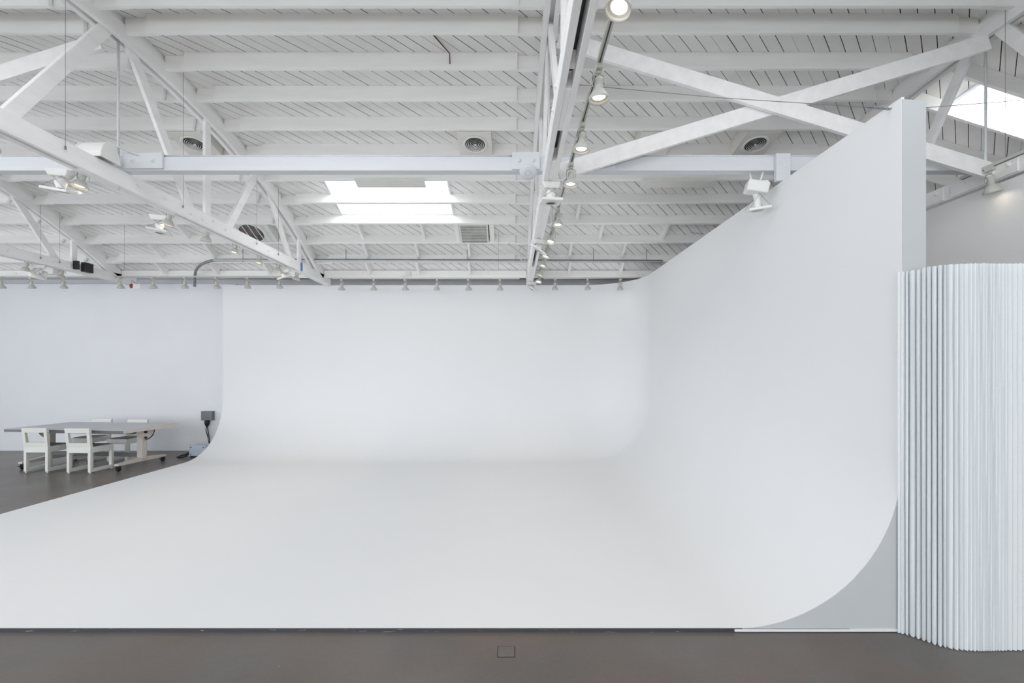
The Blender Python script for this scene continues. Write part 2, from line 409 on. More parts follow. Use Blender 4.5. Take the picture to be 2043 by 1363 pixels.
# ------------------------------------------------------------------ trusses
TN=['far left roof truss, only its back part in view','left white timber roof truss crossing above the table side','middle white timber roof truss above the centre of the cove','right white timber roof truss beyond the cove wall']
def truss(i):
    X=XT[i]
    t=thing('roof_truss','white bowstring '+TN[i],'truss',(X,DC,zr(1.79)),0,'roof trusses')
    ZB0,ZB1=1.79,1.95
    # bottom chord: two planks with filler blocks between
    bm=B()
    for a,b in ((-.065,-.02),(.02,.06)): box(bm,X+a,X+b,-.5,9.42,zr(ZB0),zr(ZB1))
    fill={0:((-.5,.5),(6.4,6.7),(8.6,9.42)),1:((-.5,.5),(4.0,5.15),(8.0,9.42)),2:((-.5,.5),(2.87,3.36),(3.85,6.1),(7.75,9.42)),3:((-.5,.5),(4.3,5.3),(8.6,9.42))}[i]
    for c0,c1 in fill: box(bm,X-.02,X+.02,c0,c1,zr(ZB0)+.004,zr(ZB1)-.01)
    obj('bottom_chord',bm,M['truss'],t,bevel=.004)
    for (c0,c1),(e0,e1) in zip(fill,fill[1:]):
        bm=B(); box(bm,X-.019,X+.019,c1+.02,e0-.02,zr(1.90),zr(1.91))  # black strip darkens the slot between the planks, as shade would
        obj('gap_shade',bm,M['black'],t)['label']='black strip standing in for shade in the gap'
    # top chord: arc of short straight planks, side planks lower, core up to the boards
    bm=B(); nodes=[-.4,1.4,2.75,4.4,6.05,7.4,8.95]
    N=22
    ss=[d2s(-.4)+(d2s(8.95)-d2s(-.4))*k/N for k in range(N+1)]
    for s0,s1 in zip(ss,ss[1:]):
        for a,b,o0,o1 in ((-.068,-.022,.24,.075),(.022,.068,.24,.075),(-.04,.04,.17,.001)):
            P=lambda x,s,o: Vector((X+x,DC+(RR-o)*math.sin(s/RR),zr(ZC-RR+(RR-o)*math.cos(s/RR))))
            hexa(bm,[P(a,s0,o0),P(b,s0,o0),P(b,s1,o0),P(a,s1,o0),P(a,s0,o1),P(b,s0,o1),P(b,s1,o1),P(a,s1,o1)])
    bmesh.ops.remove_doubles(bm,verts=bm.verts,dist=.0005)
    # heel: curve runs down on to the bottom chord
    obj('top_chord',bm,M['truss'],t)
    bm=B(); bar(bm,(X,8.80,zr(arcZ(8.80)-.15)),(X,RIM+.02,zr(1.93)),(1,0,0),.12,.16); obj('heel_block',bm,M['truss'],t,bevel=.004)
    mir=lambda d:2*DC-d
    def tz(d): return arcZ(d)-.15
    for dt,db in ((4.50,5.43),(6.76,6.04),(7.10,7.87)):
        for m in (0,1):
            a,b=(dt,db) if not m else (mir(dt),mir(db))
            if m and db>6.1: continue
            bm=B(); bar(bm,(X,a,zr(tz(a))),(X,b,zr(ZB0+.06)),(1,0,0),.039,.11); obj('web_diagonal',bm,M['truss'],t,bevel=.004)
    for d in (5.675,8.13,mir(5.675)):
        bm=B(); box(bm,X-.0195,X+.0195,d-.05,d+.05,zr(ZB0+.03),zr(tz(d))); obj('web_post',bm,M['truss'],t,bevel=.004)
    bm=B(); tube(bm,[(X,DC,zr(ZB0-.02)),(X,DC,zr(tz(DC)))],.011,8); obj('tie_rod',bm,M['pipew'],t)
    bm=B()
    for d in (3.0,3.2,5.3,5.5,5.7,5.95,7.0,7.7,8.0,8.3,8.9,9.1,4.55,4.9):
        for sx,rot in ((.06,PI/2),(-.065,-PI/2)):
            lathe(bm,[(0,0),(.02,0),(.02,.004),(.011,.005),(.011,.014),(0,.015)],8,Matrix.Translation((X+sx,d,zr(1.87+.03*math.sin(d*9))))@Matrix.Rotation(rot,4,'Y'))
    obj('bolts',bm,M['truss'],t)['kind']='stuff'
    if i==3:
        bm=B()
        for y0 in (4.05,4.75): box(bm,X-.083,X-.066,y0,y0+.62,zr(1.80),zr(1.94))
        for y in (4.12,4.3,4.5,4.82,5.0,5.2):
            lathe(bm,[(0,0),(.024,0),(.024,.005),(.013,.006),(.013,.018),(0,.019)],8,Matrix.Translation((X-.083,y,zr(1.87+.03*math.sin(y*20))))@Matrix.Rotation(-PI/2,4,'Y'))
        obj('splice_plate',bm,M['truss'],t,bevel=.003)
    if i==1:
        bm=B(); box(bm,X+.0605,X+.062,8.06,8.14,zr(1.80),zr(1.95)); obj('blue_tape',bm,M['blue'],t)['label']='blue tape label'
    return t
for i in range(4): truss(i)

# cross braces between trusses (vertical plane at the crown)
def brace(xa,za,xb,zb,y,lab):
    bm=B(); bar(bm,(xa,y,zr(za)),(xb,y,zr(zb)),(0,1,0),.04,.15)
    tag(obj('cross_brace',bm,M['truss'],bevel=.003),lab,'brace','cross braces')
brace(.44,3.14,4.54,1.88,4.26,'white diagonal brace falling from the middle truss crown to the right truss')
brace(.44,1.90,4.54,3.14,4.305,'white diagonal brace rising from the middle truss foot to the right truss crown')
brace(-7.82,1.90,-3.92,3.14,4.305,'white diagonal brace rising to the crown of the left truss, at the upper left corner')

# long cross beam resting on the truss bottom chords
BY0,BY1=4.385,4.485
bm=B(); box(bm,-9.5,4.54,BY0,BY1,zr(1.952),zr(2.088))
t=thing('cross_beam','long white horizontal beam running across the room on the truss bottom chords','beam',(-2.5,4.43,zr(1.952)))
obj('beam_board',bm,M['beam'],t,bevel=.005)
for xa,xb,za,zb in ((-3.76,-3.38,1.965,2.115),(.0,.27,1.955,2.12),(.46,1.0,1.957,2.0)):
    bm=B(); box(bm,xa,xb,BY0-.025,BY0,zr(za),zr(zb))
    for q in (.25,.75):
        lathe(bm,[(0,0),(.026,0),(.026,.004),(.013,.005),(.013,.015),(0,.016)],8,Matrix.Translation((xa+(xb-xa)*q,BY0-.025,zr((za+zb)/2)))@Matrix.Rotation(PI/2,4,'X'))
    obj('splice_plate',bm,M['beam'],t,bevel=.008)
bm=B(); tube(bm,[(-9.5,BY0+.02,zr(2.10)),(-3.95,BY0+.02,zr(2.10))],.013,8); tube(bm,[(-3.4,BY0+.02,zr(2.10)),(.1,BY0+.02,zr(2.10))],.013,8); tube(bm,[(.5,BY0+.02,zr(2.10)),(4.4,BY0+.02,zr(2.10))],.013,8)
obj('conduit',bm,M['pipew'],t)
bm=B(); box(bm,2.545,2.68,BY0-.045,BY0,zr(1.835),zr(2.10))
for q in range(3):
    for w in range(2): lathe(bm,[(0,0),(.007,0),(.004,.005),(0,.006)],6,Matrix.Translation((2.585+.05*w,BY0-.045,zr(1.90+.06*q)))@Matrix.Rotation(PI/2,4,'X'))
obj('hanger_post',bm,M['beam'],t,bevel=.003)

# ------------------------------------------------------------------ cyclorama
XL,XW,DF,DB,R0,Z0=-6.09,2.58,2.988,9.50,1.11,.025
ZT=zr(1.816)
t=thing('cyclorama','large white infinity cove wrapping floor, back wall and right wall','backdrop',(-1.7,6,0))
bm=B()
core=[]
nb=14
for i in range(nb+1): core.append(((XL+(XW-R0-XL)*i/nb, DB-R0),(0,1)))
for i in range(1,24): 
    a=PI/2*(1-i/24); core.append(((XW-R0,DB-R0),(math.cos(a),math.sin(a))))
for i in range(nb+1): core.append(((XW-R0, DB-R0-(DB-R0-DF)*i/nb),(1,0)))
NP=28; rows=[]
for (cx,cy),(nx,ny) in core:
    col=[]
    for j in range(NP+1):
        a=PI/2*j/NP; col.append((cx+nx*R0*math.sin(a),cy+ny*R0*math.sin(a),Z0+R0*(1-math.cos(a))))
    for j in range(1,9): col.append((cx+nx*R0,cy+ny*R0,Z0+R0+(ZT-Z0-R0)*j/8))
    rows.append([bm.verts.new(p) for p in col])
for a,b in zip(rows,rows[1:]):
    for j in range(len(a)-1):
        f=bm.faces.new([a[j],a[j+1],b[j+1],b[j]]); f.smooth=True
# floor sheet
xs=[XL+(XW-R0-XL)*i/nb for i in range(nb+1)]; ys=[DB-R0-(DB-R0-DF)*i/nb for i in range(nb+1)]
g=[[bm.verts.new((x,y,Z0)) for x in xs] for y in ys]
for a,b in zip(g,g[1:]):
    for i in range(nb):
        f=bm.faces.new([a[i],a[i+1],b[i+1],b[i]]); f.smooth=True
bmesh.ops.remove_doubles(bm,verts=bm.verts,dist=.001)
# thickness: a second skin and rims with vertices of their own
TK=.018
def off(cx,cy,nx,ny,j):
    if j<=NP:
        a=PI/2*j/NP; q=R0+TK
        return (cx+nx*q*math.sin(a),cy+ny*q*math.sin(a),Z0+R0-q*math.cos(a))
    return (cx+nx*(R0+TK),cy+ny*(R0+TK),Z0+R0+(ZT-Z0-R0)*(j-NP)/8)
back=[[off(c[0][0],c[0][1],c[1][0],c[1][1],j) for j in range(NP+9)] for c in core]
fr=[[tuple(v.co) for v in row] if all(v.is_valid for v in row) else None for row in rows]
def frp(i,j):
    (cx,cy),(nx,ny)=core[i]
    if j<=NP:
        a=PI/2*j/NP; return (cx+nx*R0*math.sin(a),cy+ny*R0*math.sin(a),Z0+R0*(1-math.cos(a)))
    return (cx+nx*R0,cy+ny*R0,Z0+R0+(ZT-Z0-R0)*(j-NP)/8)
rb=B(); vb=[[rb.verts.new(p) for p in row] for row in back]
for x,y in zip(vb,vb[1:]):
    for j in range(len(x)-1):
        f=rb.faces.new([x[j],x[j+1],y[j+1],y[j]]); f.smooth=True
for i in (0,len(core)-1):
    for j in range(NP+8): quad(rb,[frp(i,j),frp(i,j+1),back[i][j+1],back[i][j]])
for i in range(len(core)-1): quad(rb,[frp(i,NP+8),frp(i+1,NP+8),back[i+1][NP+8],back[i][NP+8]])
quad(rb,[(XL,DF,Z0-TK),(XW-R0,DF,Z0-TK),(XW-R0,DB-R0,Z0-TK),(XL,DB-R0,Z0-TK)])
quad(rb,[(XL,DF,Z0-TK),(XW-R0,DF,Z0-TK),(XW-R0,DF,Z0),(XL,DF,Z0)]); quad(rb,[(XL,DF,Z0-TK),(XL,DB-R0,Z0-TK),(XL,DB-R0,Z0),(XL,DF,Z0)])
sk=obj('cove_surface',bm,M['cyc'],t)
obj('cove_back_skin',rb,M['cyc'],t)
# backing walls
bm=B()
box(bm,XW+.02,2.737,DF+.004,DB+.16,0,zr(1.792)); box(bm,XL,XW+.02,DB+.02,DB+.16,0,zr(1.80))
obj('backing_wall',bm,M['cyc'],t)
# front end panel, cut to the curve
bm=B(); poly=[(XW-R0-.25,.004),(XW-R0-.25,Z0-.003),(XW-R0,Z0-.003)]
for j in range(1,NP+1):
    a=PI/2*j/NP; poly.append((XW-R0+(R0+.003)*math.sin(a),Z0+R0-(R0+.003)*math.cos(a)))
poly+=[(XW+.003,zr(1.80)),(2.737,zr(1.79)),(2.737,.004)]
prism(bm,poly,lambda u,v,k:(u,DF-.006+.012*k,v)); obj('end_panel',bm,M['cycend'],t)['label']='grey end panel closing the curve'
bm=B(); box(bm,XW-R0,2.737,DF-.012,DF-.004,.006,.022); obj('base_strip',bm,M['cyc'],t)['label']='white base strip'
bm=B(); box(bm,XL,XW-.35,DF-.008,DF+.01,0,.0235); obj('front_edge',bm,M['edge'],t)['label']='chipped dark front edge'
# left end panel under the back curve
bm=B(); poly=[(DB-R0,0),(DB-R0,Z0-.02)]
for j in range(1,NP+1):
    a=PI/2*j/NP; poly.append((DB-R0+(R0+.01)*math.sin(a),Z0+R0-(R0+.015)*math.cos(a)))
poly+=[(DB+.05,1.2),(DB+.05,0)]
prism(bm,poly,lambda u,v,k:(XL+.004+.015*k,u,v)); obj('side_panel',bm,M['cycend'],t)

# ------------------------------------------------------------------ folding paper wall
def softwall():
    path=[(2.535,2.965),(2.585,2.93),(2.63,2.868),(2.68,2.812),(2.75,2.780),(2.85,2.770),(2.97,2.772),(3.12,2.776),(3.3,2.782),(3.6,2.79),(3.95,2.80)]
    P=[Vector((*p,0)) for p in path]
    def ev(s):
        for a,b in zip(P,P[1:]):
            L=(b-a).length
            if s<=L: return a+(b-a)*(s/L),(b-a).normalized()
            s-=L
        return None
    pts=[]; s=0; k=0
    while True:
        e=ev(s)
        if e is None: break
        p,d=e; nrm=Vector((-d.y,d.x,0))
        if nrm.y<0: nrm=-nrm
        x=p.x
        pitch=.026 if x<2.68 else (.028 if x<2.80 else (.022 if x<2.86 else (.016 if x<2.97 else (.022 if x<3.03 else .030))))
        pitch*=random.uniform(.93,1.07)
        pts.append(p+Vector((0,0,0)))
        amp=.054
        q=ev(s+pitch*.25)
        if q is None: break
        bk=q[0]+nrm*amp*random.uniform(.95,1.05); bk.y=min(bk.y,2.971); pts.append(bk)
        nx=ev(s+pitch)
        if nx is None: break
        e=nx[0]-bk; g=Vector((e.y,-e.x,0)).normalized()      # the page bulges like a soft fold
        if g.x>0: g=-g
        for f_,h_ in ((.25,.0065),(.5,.010),(.75,.0085),(.92,.0035)): 
            w_=bk+e*f_+g*h_*min(1,pitch/.034); w_.y=min(w_.y,2.971); pts.append(w_)
        s+=pitch
    bm=B(); NZ=14; top=zr(.664)
    cols=[]
    for i,p in enumerate(pts):
        ph=(int(i/6)*1.7)%6; col=[]; tp=top+random.uniform(-.002,.002)-(.010 if p.x<2.62 else 0)
        for j in range(NZ+1):
            f=j/NZ; w=.0012*math.sin(f*7+ph)+.0005*math.sin(f*17+ph*2)
            col.append(bm.verts.new((p.x+w,p.y+w*.4,.004+(tp-.004)*f)))
        cols.append(col)
    for a,b in zip(cols,cols[1:]):
        for j in range(NZ): bm.faces.new([a[j],a[j+1],b[j+1],b[j]]).smooth=False
    o=obj('folding_screen',bm,M['paper'])
    # the screen's far face: same pleats mirrored 0.28 m behind, joined at the ends, makes the honeycomb block
    tag(o,'tall white accordion pleated folding screen standing at the right edge','screen')
softwall()

# ------------------------------------------------------------------ track lights
def make_lamp(label, aim=(0,0)):
    r=thing('track_spotlight',label,'lamp',(0,0,0),0,'white track spotlights'); r.scale=(1.12,1.12,1.05)
    bm=B(); box(bm,-.018,.018,-.03,.03,-.03,0); tube(bm,[(0,0,-.03),(0,0,-.05)],.012,8); obj('track_adapter',bm,M['lampw'],r,world=False)
    bm=B()
    tube(bm,[(-.002,0,-.05),(-.034,0,-.062),(-.038,0,-.10),(-.036,0,-.125)],.0045,6); tube(bm,[(.002,0,-.05),(.034,0,-.062),(.038,0,-.10),(.036,0,-.125)],.0045,6)
    obj('yoke',bm,M['lampw'],r,world=False)
    T=Matrix.Translation((0,0,-.075))@Matrix.Rotation(aim[0],4,'X')@Matrix.Rotation(aim[1],4,'Y')
    bm=B(); lathe(bm,[(0,.005),(.018,.003),(.024,-.005),(.024,-.055),(.020,-.062)],16,T)
    for q in range(4): lathe(bm,[(.0245,-.012-q*.01),(.0265,-.014-q*.01),(.0245,-.016-q*.01)],16,T)
    obj('socket',bm,M['lampw'],r,world=False)
    bm=B(); lathe(bm,[(.020,-.060),(.034,-.072),(.048,-.095),(.057,-.112),(.0585,-.128),(.055,-.130),(.052,-.113),(.046,-.108)],24,T); obj('shade',bm,M['lampw'],r,world=False)
    bm=B(); lathe(bm,[(.034,-.108),(.052,-.112)],20,T); obj('reflector',bm,M['panel'],r,world=False)
    bm=B(); lathe(bm,[(0,-.112),(.035,-.110)],20,T); o=obj('bulb',bm,M['bulb'],r,world=False); o['label']='glowing warm bulb face'
    return r
lampA=make_lamp('white track spotlight on the middle truss track, nearest the camera',(-.12,.30))
lampB=None
used=False
def track(name,pts,lab,r=.014):
    bm=B(); a,b=Vector(pts[0]),Vector(pts[1]); d=(b-a).normalized()
    bar(bm,a,b,(0,0,1),.026,.034,0); side=Vector((-d.y,d.x,0))
    bar(bm,a-Vector((0,0,.014)),b-Vector((0,0,.014)),(0,0,1),.0015,.009,1)
    return tag(obj(name,bm,[M['lampw'],M['slot']]),lab,'track','lighting tracks')
TZ=zr(1.95)
# middle track
track('lighting_track',((.55,1.4,TZ),(.55,9.2,TZ)),'white lighting track running back along the right side of the middle truss')
bm=B()
mids=[2.18,2.86,3.53,4.20,5.36,6.10,6.85,7.45,8.16,8.80]
words=['nearest the camera','second from the camera','third from the camera','fourth from the camera','fifth from the camera','sixth from the camera','fifth from the back wall end','third from the back wall end','second from the back wall end','last before the back wall']
words[6]='fourth from the back wall end'
for k,d in enumerate(mids):
    lab='white track spotlight on the track beside the middle truss, '+words[k]
    aim=[(.12,-.28),(.05,-.02),(-.02,.06),(-.06,.04)][k] if k<4 else (random.uniform(-.2,.1),random.uniform(-.15,.15))
    if k<5:
        l=lampA if k==0 else make_lamp(lab,aim)
        if k==0:
            l['label']=lab
        l.location=(.55,d,TZ-.013)
    else: l=dup(lampA if k%2 else lp,(.55,d,TZ-.013),random.uniform(-.5,.5),lab)
    lp=l
lampD=lampA
# left track
TZL=zr(1.905)
track('lighting_track',((-3.935,2.2,TZL),(-3.935,8.9,TZL)),'white lighting track running back along the left side of the left truss')
lefts=[3.42,4.14,5.19,5.83,6.43,7.05,7.62,8.28]
wl=['nearest the camera','second from the camera','third from the camera','fourth from the camera','fourth from the back wall end','third from the back wall end','second from the back wall end','last before the back wall']
lampL=None
for k,d in enumerate(lefts):
    lab='white track spotlight on the track beside the left truss, '+wl[k]
    if k==0: lampL=make_lamp(lab,(-.05,.18)); lampL.location=(-3.935,d,TZL-.013)
    else: dup(lampL,(-3.935,d,TZL-.013),random.uniform(-.6,.6),lab)
# far left track
track('lighting_track',((-7.99,5.6,zr(1.88)),(-7.99,8.9,zr(1.88))),'white lighting track beside the far left truss')
for k,(d,w) in enumerate(((7.43,'nearer the camera'),(8.02,'nearer the back wall'))):
    dup(lampL,(-7.99,d,zr(1.867)),.3*k,'white track spotlight on the track beside the far left truss, '+w)
# tracks along the back wall
BD=8.90
track('lighting_track',((-10.4,BD,zr(1.868)),(-4.35,BD,zr(1.868))),'thin white lighting track along the back wall, left of the left truss')
track('lighting_track',((-3.55,BD,zr(1.83)),(.15,BD,zr(1.83))),'thin white lighting track along the back wall, in the middle bay')
track('lighting_track',((.62,BD,zr(1.83)),(2.46,BD,zr(1.85))),'thin white lighting track along the back wall, in the right bay')
xsL=[3,63,127,240,306,369,432,494,558]; xsM=[682,746,809,872,935,998]; xsR=[1108,1173,1238]
def rowlab(k,n,side):
    return 'small spotlight on the back wall track %s, %s from left'%(side,ORD[k])
lampW=None
for xs_,zz,side in ((xsL,1.855,'left of the left truss'),(xsM,1.817,'between the left and middle trusses'),(xsR,1.825,'right of the middle truss')):
    for k,x in enumerate(xs_):
        X=(x-VX)*BD/F; lab=rowlab(k,len(xs_),side)
        if lampW is None: lampW=make_lamp(lab,(.10,0)); lampW.location=(X,BD,zr(zz))
        else: dup(lampW,(X,BD,zr(zz)),random.uniform(-.3,.3),lab)
# right truss track lamp
track('lighting_track',((4.43,3.2,zr(1.90)),(4.43,4.45,zr(1.90))),'white lighting track on the near side of the right truss')
l=make_lamp('white track spotlight under the right truss, above the folding screen',(.05,-.2)); l.location=(4.43,4.18,zr(1.888)); l.scale=(1.15,)*3

# ------------------------------------------------------------------ air diffusers between joists
def diffuser(xc,lab):
    k=4; s0=JS[4]+.05; s1=s0+.46; hw=.225; off=JH+.012
    t=thing('air_diffuser',lab,'vent',deck(xc,(s0+s1)/2,off),0,'round ceiling air diffusers')
    bm=B(); o2=.002
    hexa(bm,[deck(xc-hw,s0,off),deck(xc+hw,s0,off),deck(xc+hw,s1,off),deck(xc-hw,s1,off),deck(xc-hw,s0,o2),deck(xc+hw,s0,o2),deck(xc+hw,s1,o2),deck(xc-hw,s1,o2)])
    obj('duct_box',bm,M['panel'],t,bevel=.004)
    a=deck(xc,s0,off); b=deck(xc,s1,off); c=(a+b)/2; yv=(b-a).normalized(); nv=Vector((1,0,0)).cross(yv); 
    if nv.z>0: nv=-nv
    Mx=Matrix((( 1,yv.x,nv.x,c.x),(0,yv.y,nv.y,c.y),(0,yv.z,nv.z,c.z),(0,0,0,1)))
    bm=B(); lathe(bm,[(.165,0),(.168,.008),(.150,.018),(.132,.006),(.132,0)],36,Mx); obj('outer_ring',bm,M['metalw'],t)
    bm=B(); lathe(bm,[(0,.0015),(.134,.0015)],36,Mx); obj('throat',bm,M['dark'],t)
    for q in range(5):
        r=.112-.023*q
        bm=B(); lathe(bm,[(r,.004),(r+.006,.010),(r+.0045,.011),(r-.002,.005)],32,Mx); obj('ring_blade',bm,M['metalw'],t)
    bm=B(); lathe(bm,[(0,.012),(.011,.011),(.013,.003)],16,Mx); obj('centre_cap',bm,M['metalw'],t)
diffuser(-4.30,'round white air diffuser in a box seen through the web of the left truss')
diffuser(-.50,'round white air diffuser in a square box in the middle bay')
diffuser(1.93,'round white air diffuser in the right bay, partly covered by the diagonal brace')
diffuser(3.30,'round white air diffuser in the right bay, nearest the cove wall')

# round exhaust grille and square return grille in the row before last
def roundgrille():
    s0=JS[8]+.045; s1=JS[9]-.01; xc=-4.62; off=.17
    t=thing('exhaust_grille','dark round exhaust grille with white slats seen below the left truss diagonal','vent',deck(xc,(s0+s1)/2,off))
    bm=B(); hexa(bm,[deck(xc-.36,s0,off),deck(xc+.36,s0,off),deck(xc+.36,s1,off),deck(xc-.36,s1,off),deck(xc-.36,s0,.002),deck(xc+.36,s0,.002),deck(xc+.36,s1,.002),deck(xc-.36,s1,.002)]); obj('housing_box',bm,M['metalw'],t,bevel=.004)
    a=deck(xc,s0,off); b=deck(xc,s1,off); c=(a+b)/2; yv=(b-a).normalized(); nv=Vector((1,0,0)).cross(yv)
    if nv.z>0: nv=-nv
    Mx=Matrix(((1,yv.x,nv.x,c.x),(0,yv.y,nv.y,c.y),(0,yv.z,nv.z,c.z),(0,0,0,1)))
    bm=B(); lathe(bm,[(0,.006),(.20,.006),(.20,0)],32,Mx); obj('mesh_disc',bm,M['grilledark'],t)
    for q in range(6):
        x=-.30+.11*q; bm=B(); box(bm,x,x+.012,-.21,.21,.008,.018); bm.transform(Mx); obj('slat',bm,M['metalw'],t)
roundgrille()
def squaregrille():
    s0=JS[8]+.045; s1=JS[9]; xa,xb=-.93,-.42; off=JH
    t=thing('return_air_grille','square grey dusty return air grille near the back of the middle bay','vent',deck((xa+xb)/2,(s0+s1)/2,off))
    bm=B(); hexa(bm,[deck(xa,s0,off),deck(xb,s0,off),deck(xb,s1+.02,off),deck(xa,s1+.02,off),deck(xa,s0,.002),deck(xb,s0,.002),deck(xb,s1-.001,.002),deck(xa,s1-.001,.002)]); obj('filter_box',bm,M['panel'],t,bevel=.004)
    bm=B(); e=.004; hexa(bm,[deck(xa+.03,s0+.02,off+e),deck(xb-.03,s0+.02,off+e),deck(xb-.03,s1,off+e),deck(xa+.03,s1,off+e),deck(xa+.03,s0+.02,off-.001),deck(xb-.03,s0+.02,off-.001),deck(xb-.03,s1,off-.001),deck(xa+.03,s1,off-.001)]); obj('filter_mesh',bm,M['grille'],t)
    for q in range(10):
        s=s0+.035+(s1-s0-.05)*q/10; bm=B(); e=.012
        hexa(bm,[deck(xa+.03,s,off+e),deck(xb-.03,s,off+e),deck(xb-.03,s+.006,off+e),deck(xa+.03,s+.006,off+e),deck(xa+.03,s,off),deck(xb-.03,s,off),deck(xb-.03,s+.006,off),deck(xa+.03,s+.006,off)]); obj('louvre',bm,M['metalw'],t)
    for x0,x1 in ((xa-.09,xa-.01),(xb+.02,xb+.10)):
      bm=B(); hexa(bm,[deck(x0,s0,JH*.8),deck(x1,s0,JH*.8),deck(x1,s1,JH*.8),deck(x0,s1,JH*.8),deck(x0,s0,.002),deck(x1,s0,.002),deck(x1,s1,.002),deck(x0,s1,.002)])
      obj('side_board',bm,M['joist'],t)
squaregrille()
# flat hatches hung behind the cross beam
for xa,xb,lab in ((-2.37,-1.32,'flat white rectangular fixture in front of the skylight'),(1.97,3.07,'flat beige rectangular fixture behind the cross beam, right of the middle truss')):
    s0=d2s(6.79)+.06; s1=s0+.17; off=JH+.05
    t=thing('ceiling_fixture',lab,'fixture',deck((xa+xb)/2,s0,off),0,'flat rectangular ceiling fixtures')
    def slab(b,x0,x1,a0,a1,o0,o1): hexa(b,[deck(x0,a0,o0),deck(x1,a0,o0),deck(x1,a1,o0),deck(x0,a1,o0),deck(x0,a0,o1),deck(x1,a0,o1),deck(x1,a1,o1),deck(x0,a1,o1)])
    bm=B(); slab(bm,xa,xb,s0,s1,off,JH-.03 if False else JH+.001); obj('fixture_case',bm,M['metalw'],t,bevel=.004)
    bm=B(); slab(bm,xa+.02,xb-.02,s0+.015,s1-.015,off+.004,off-.002); obj('fixture_face',bm,M['panel'],t)
    for x in (xa+.1,xb-.1):
        bm=B(); slab(bm,x-.02,x+.02,JS[6],s1-.02,JH+.003,JH-.003); obj('strap',bm,M['metalw'],t)

# skylights
def skylight(k,lab):
    xa,xb,sa,sb=SKY[k]
    t=thing('skylight',lab,'skylight',deck((xa+xb)/2,(sa+sb)/2,0),0)
    T=.03; up=-.30
    bm=B()
    def slab(x0,x1,s0,s1,o0,o1): hexa(bm,[deck(x0,s0,o0),deck(x1,s0,o0),deck(x1,s1,o0),deck(x0,s1,o0),deck(x0,s0,o1),deck(x1,s0,o1),deck(x1,s1,o1),deck(x0,s1,o1)])
    lo=.012
    slab(xa-T,xa+.005,sa-T,sb+T,lo,up); slab(xb-.005,xb+T,sa-T,sb+T,lo,up); slab(xa,xb,sa-T,sa,-.001,up); slab(xa,xb,sb,sb+T,-.001,up)
    obj('curb',bm,M['beam'],t)
    bm=B(); sm=(sa+sb)/2
    slab(xa,xb,sb-.10,sb-.075,-.17,-.20)
    obj('glazing_bar',bm,M['metalw'],t)
    bm=B(); slab(xa,xb,sa,sb,up,up-.01); obj('glazing',bm,M['sky'],t)
skylight(0,'bright rectangular skylight between the joists of the middle bay')
skylight(1,'bright skylight beyond the right truss at the right edge')
skylight(2,'added unseen skylight of the middle bay above the camera, lighting the cove floor')
skylight(3,'added unseen skylight of the right bay above the camera, lighting the cove floor')
skylight(4,'added unseen skylight of the left bay above the camera, lighting the cove floor')

# ------------------------------------------------------------------ pipes, wires and cables
pd=JD[10]-.10
zp=zr((VY-519)/F*pd)
t=thing('conduit_pipe','long grey conduit along the last joist, bending down to the back wall at left','pipe',((390-VX)*pd/F,pd,zp))
x1=(1322-VX)*pd/F; xa=(430-VX)*pd/F
Q=lambda x,y,d:((x-VX)*d/F,d,zr((VY-y)/F*d))
bm=B(); tube(bm,[Q(389,572,RIM-.06),Q(389,560,RIM-.07),Q(389.5,549,RIM-.11),Q(391,541,8.83),Q(395,534,8.74),Q(402,528,8.64),Q(411,523.5,8.56),Q(421,520.5,pd+.01),(xa,pd,zp),(xa+1.8,pd,zp),(x1,pd,zp-.02)],.026,10); obj('large_pipe',bm,M['zinc'],t)
bm=B(); tube(bm,[(xa,pd-.05,zp-.012),(xa+2,pd-.05,zp-.03),(x1,pd-.05,zp-.045)],.017,8); obj('small_pipe',bm,M['pipew'],t)
for x in (487,692,933,1184,1420-130):
    X=(x-VX)*pd/F; bm=B(); tube(bm,[(X,pd-.03,zp-.05),(X,pd-.03,zr(arcZ(pd-.03))-.01)],.006,6); obj('hanger_rod',bm,M['wire'],t)
# thin suspension wires dropping to the truss chords
for x,X,lab in ((131,XT[1]+.075,'thin dark wire from ceiling to left truss, near the left edge'),(366,XT[1]+.075,'thin wire dropping to the left truss behind the cross beam splice'),(513,XT[1]+.075,'thin wire dropping to the left truss beside its rising diagonal'),(556,XT[1]+.075,'thin wire dropping to the left truss above its back part'),(82,XT[0]+.075,'thin wire dropping to the far left truss'),(120,XT[0]+.075,'thin wire dropping to the far left truss near its post'),(2006,XT[3]-.075,'thin wire beside the right truss at the right edge')):
    d=X*F/(x-VX)
    bm=B(); tube(bm,[(X,d,zr(1.88)),(X,d,zr(arcZ(d)))],.0018,5); box(bm,X-.005,X+.005,d-.005,d+.005,zr(1.87),zr(1.90))
    tag(obj('suspension_wire',bm,M['wire']),lab,'wire')
for x,d,z0,lab in ((249,8.0,1.80,'thin wire hanging beside the end of the far left truss'),(1093+10,6.0,1.95,'thin wire above the spotlight track beside the middle truss'),(995,8.2,1.83,'thin wire above the back wall track, left of the middle truss')):
    X=(x-VX)*d/F; bm=B(); tube(bm,[(X,d,zr(z0)),(X,d,zr(arcZ(d)))],.0018,5); tag(obj('suspension_wire',bm,M['wire']),lab,'wire')
def chain(bm,a,b,n,r=.009):
    a=Vector(a); b=Vector(b)
    for i in range(n):
        c=a+(b-a)*((i+.5)/n); L=(b-a).length/n*.75; d=(b-a).normalized(); s=Vector((0,0,1)) if i%2 else Vector((0,1,0))
        pts=[c+d*L*math.cos(q*PI/4)+s*r*math.sin(q*PI/4) for q in range(9)]; tube(bm,pts,.0028,5)
t=thing('guy_cable','thin steel cable with chain from the cove wall top to the middle truss','cable',(2.56,3.07,zr(1.80)))
